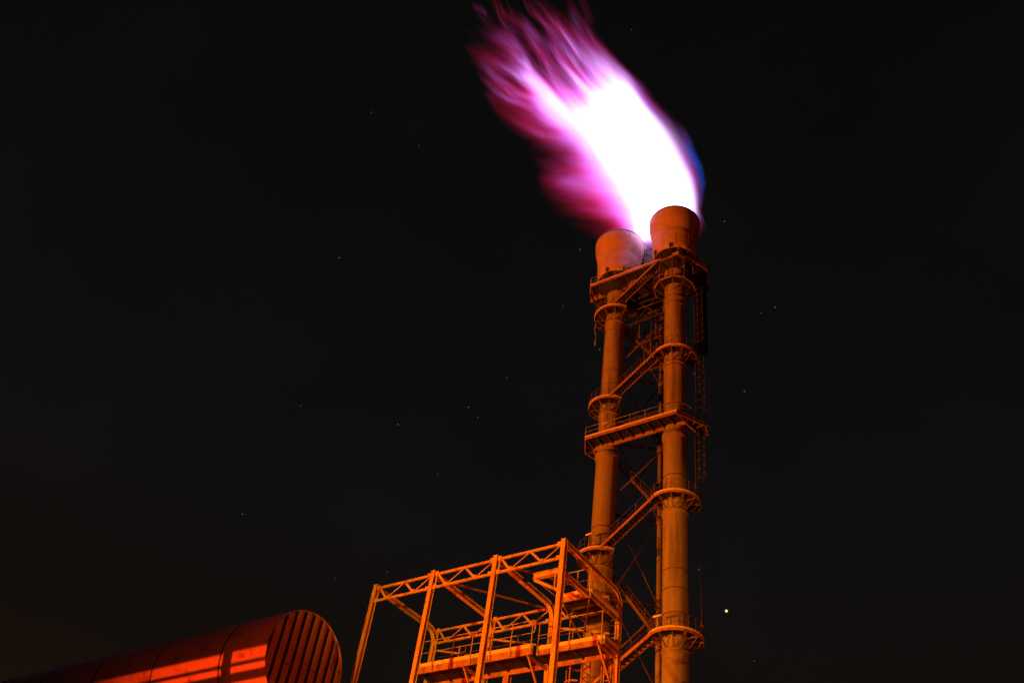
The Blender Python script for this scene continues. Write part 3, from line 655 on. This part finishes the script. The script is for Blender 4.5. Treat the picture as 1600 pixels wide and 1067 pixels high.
# tongues: three noise fields, each stretched along its own flow direction
def streak(lean, off, f=.40):
    psi = mth('ADD', s1, mth('MULTIPLY', t, lean))
    al = mth('SUBTRACT', t, mth('MULTIPLY', s1, lean))
    a = noise(mth('MULTIPLY', psi, f), mth('MULTIPLY_ADD', d, .16, off), mth('MULTIPLY', al, .04), 1., 3., .55, .25)
    b = noise(mth('MULTIPLY', psi, f * 2.7), mth('MULTIPLY_ADD', d, .30, off), mth('MULTIPLY', al, .08), 1., 2., .5)
    return a, b
def blend(m, a, b):
    return mth('ADD', mth('MULTIPLY', a, mth('SUBTRACT', 1., m)), mth('MULTIPLY', b, m))
a0, b0 = streak(.0, 3.1, .5); a1_, b1_ = streak(1.15, 7.7, .52); a2_, b2_ = streak(.36, 13.3, .58)
left = mrange(s1, 2.2, -.8, 0, 1, True)
upper = mrange(t, 18, 27, 0, 1, True)
n1 = blend(left, a0, blend(upper, a1_, a2_)); n2 = blend(left, b0, blend(upper, b1_, b2_))
amp = mrange(t, 4, 30, 1.0, 1.25)
side = mrange(s, 6.0, 8.5, 1.0, .6, True)
fringe = mrange(h, .3, 1.35, 1, 0, True)
nn = mth('ADD', mth('MULTIPLY', mth('SUBTRACT', n1, .53), 1.9), mth('MULTIPLY', mth('SUBTRACT', n2, .5), .95))
hh = mth('ADD', h, mth('MULTIPLY', mth('MULTIPLY', nn, amp), mth('MULTIPLY', side, fringe)))
edge = mrange(mth('MINIMUM', hl, hr), 0, .22, 0, 1, True)
edge = mth('MULTIPLY', edge, mrange(v2, .75, 1.0, 1, 0, True))
g_ = mth('MAXIMUM', hh, 0.)
sx3 = n_.new('ShaderNodeSeparateXYZ'); k_.new(POS, sx3.inputs[0])
zmask = mrange(sx3.outputs['Z'], -.2, .35, 0, 1, True)
stren = mth('ADD', mth('MULTIPLY', mth('POWER', mrange(g_, 0, 1.0, 0, 1), 1.8), .155), mth('ADD', mth('MULTIPLY', mrange(g_, .5, 1.45, 0, 1, True), .30), mth('MULTIPLY', mrange(g_, 1.25, 1.5, 0, 1, True), 2.4)))
stren = mth('MULTIPLY', mth('MULTIPLY', stren, edge), zmask)
hue = mth('ADD', g_, mth('MULTIPLY', mth('SUBTRACT', n2, .5), mrange(g_, .2, .9, 1.3, .3)))
hue = mth('ADD', hue, mrange(s, 4, 9, -.03, .16))
n5 = noise(mth('MULTIPLY', mth('ADD', s1, mth('MULTIPLY', t, .4)), .22), mth('MULTIPLY', d, .1), mth('MULTIPLY', t, .05), 1., 2.)
hue = mth('ADD', hue, mth('MULTIPLY', mth('SUBTRACT', n5, .5), mrange(g_, .5, 1.2, 1.5, .2)))
hue = mth('SUBTRACT', hue, mth('MULTIPLY', mrange(s, 1, -3, .02, .34), mrange(t, 20, 8, 0, 1)))
rp = n_.new('ShaderNodeValToRGB'); k_.new(mth('DIVIDE', hue, 1.5), rp.inputs[0]); E_ = rp.color_ramp.elements
E_[0].position = 0; E_[0].color = (1, .012, .07, 1); E_[1].position = 1; E_[1].color = (.55, .32, 1, 1)
for p, c in ((.16, (1, .018, .16, 1)), (.30, (1, .05, .36, 1)), (.44, (.80, .13, .88, 1)), (.56, (.74, .28, 1, 1)), (.70, (.80, .46, 1, 1)), (.86, (.9, .62, 1, 1))):
    q = E_.new(p); q.color = c
blue = mth('MULTIPLY', mrange(hr, .75, .35, 0, 1, True), mth('MULTIPLY', mrange(t, .0, 2.5, 0, 1, True), mrange(t, 8, 13, 1, 0, True)))
k_.new(mth('ADD', stren, mth('MULTIPLY', mth('MULTIPLY', blue, mrange(n2, .35, .65, .02, .08)), mth('MULTIPLY', edge, zmask))), em.inputs['Strength'])
mxn = n_.new('ShaderNodeMix'); mxn.data_type = 'RGBA'; k_.new(blue, mxn.inputs[0]); k_.new(rp.outputs[0], mxn.inputs[6]); mxn.inputs[7].default_value = (.03, .12, 1, 1)
k_.new(mxn.outputs[2], em.inputs['Color'])
fl.data.materials.append(fmat)
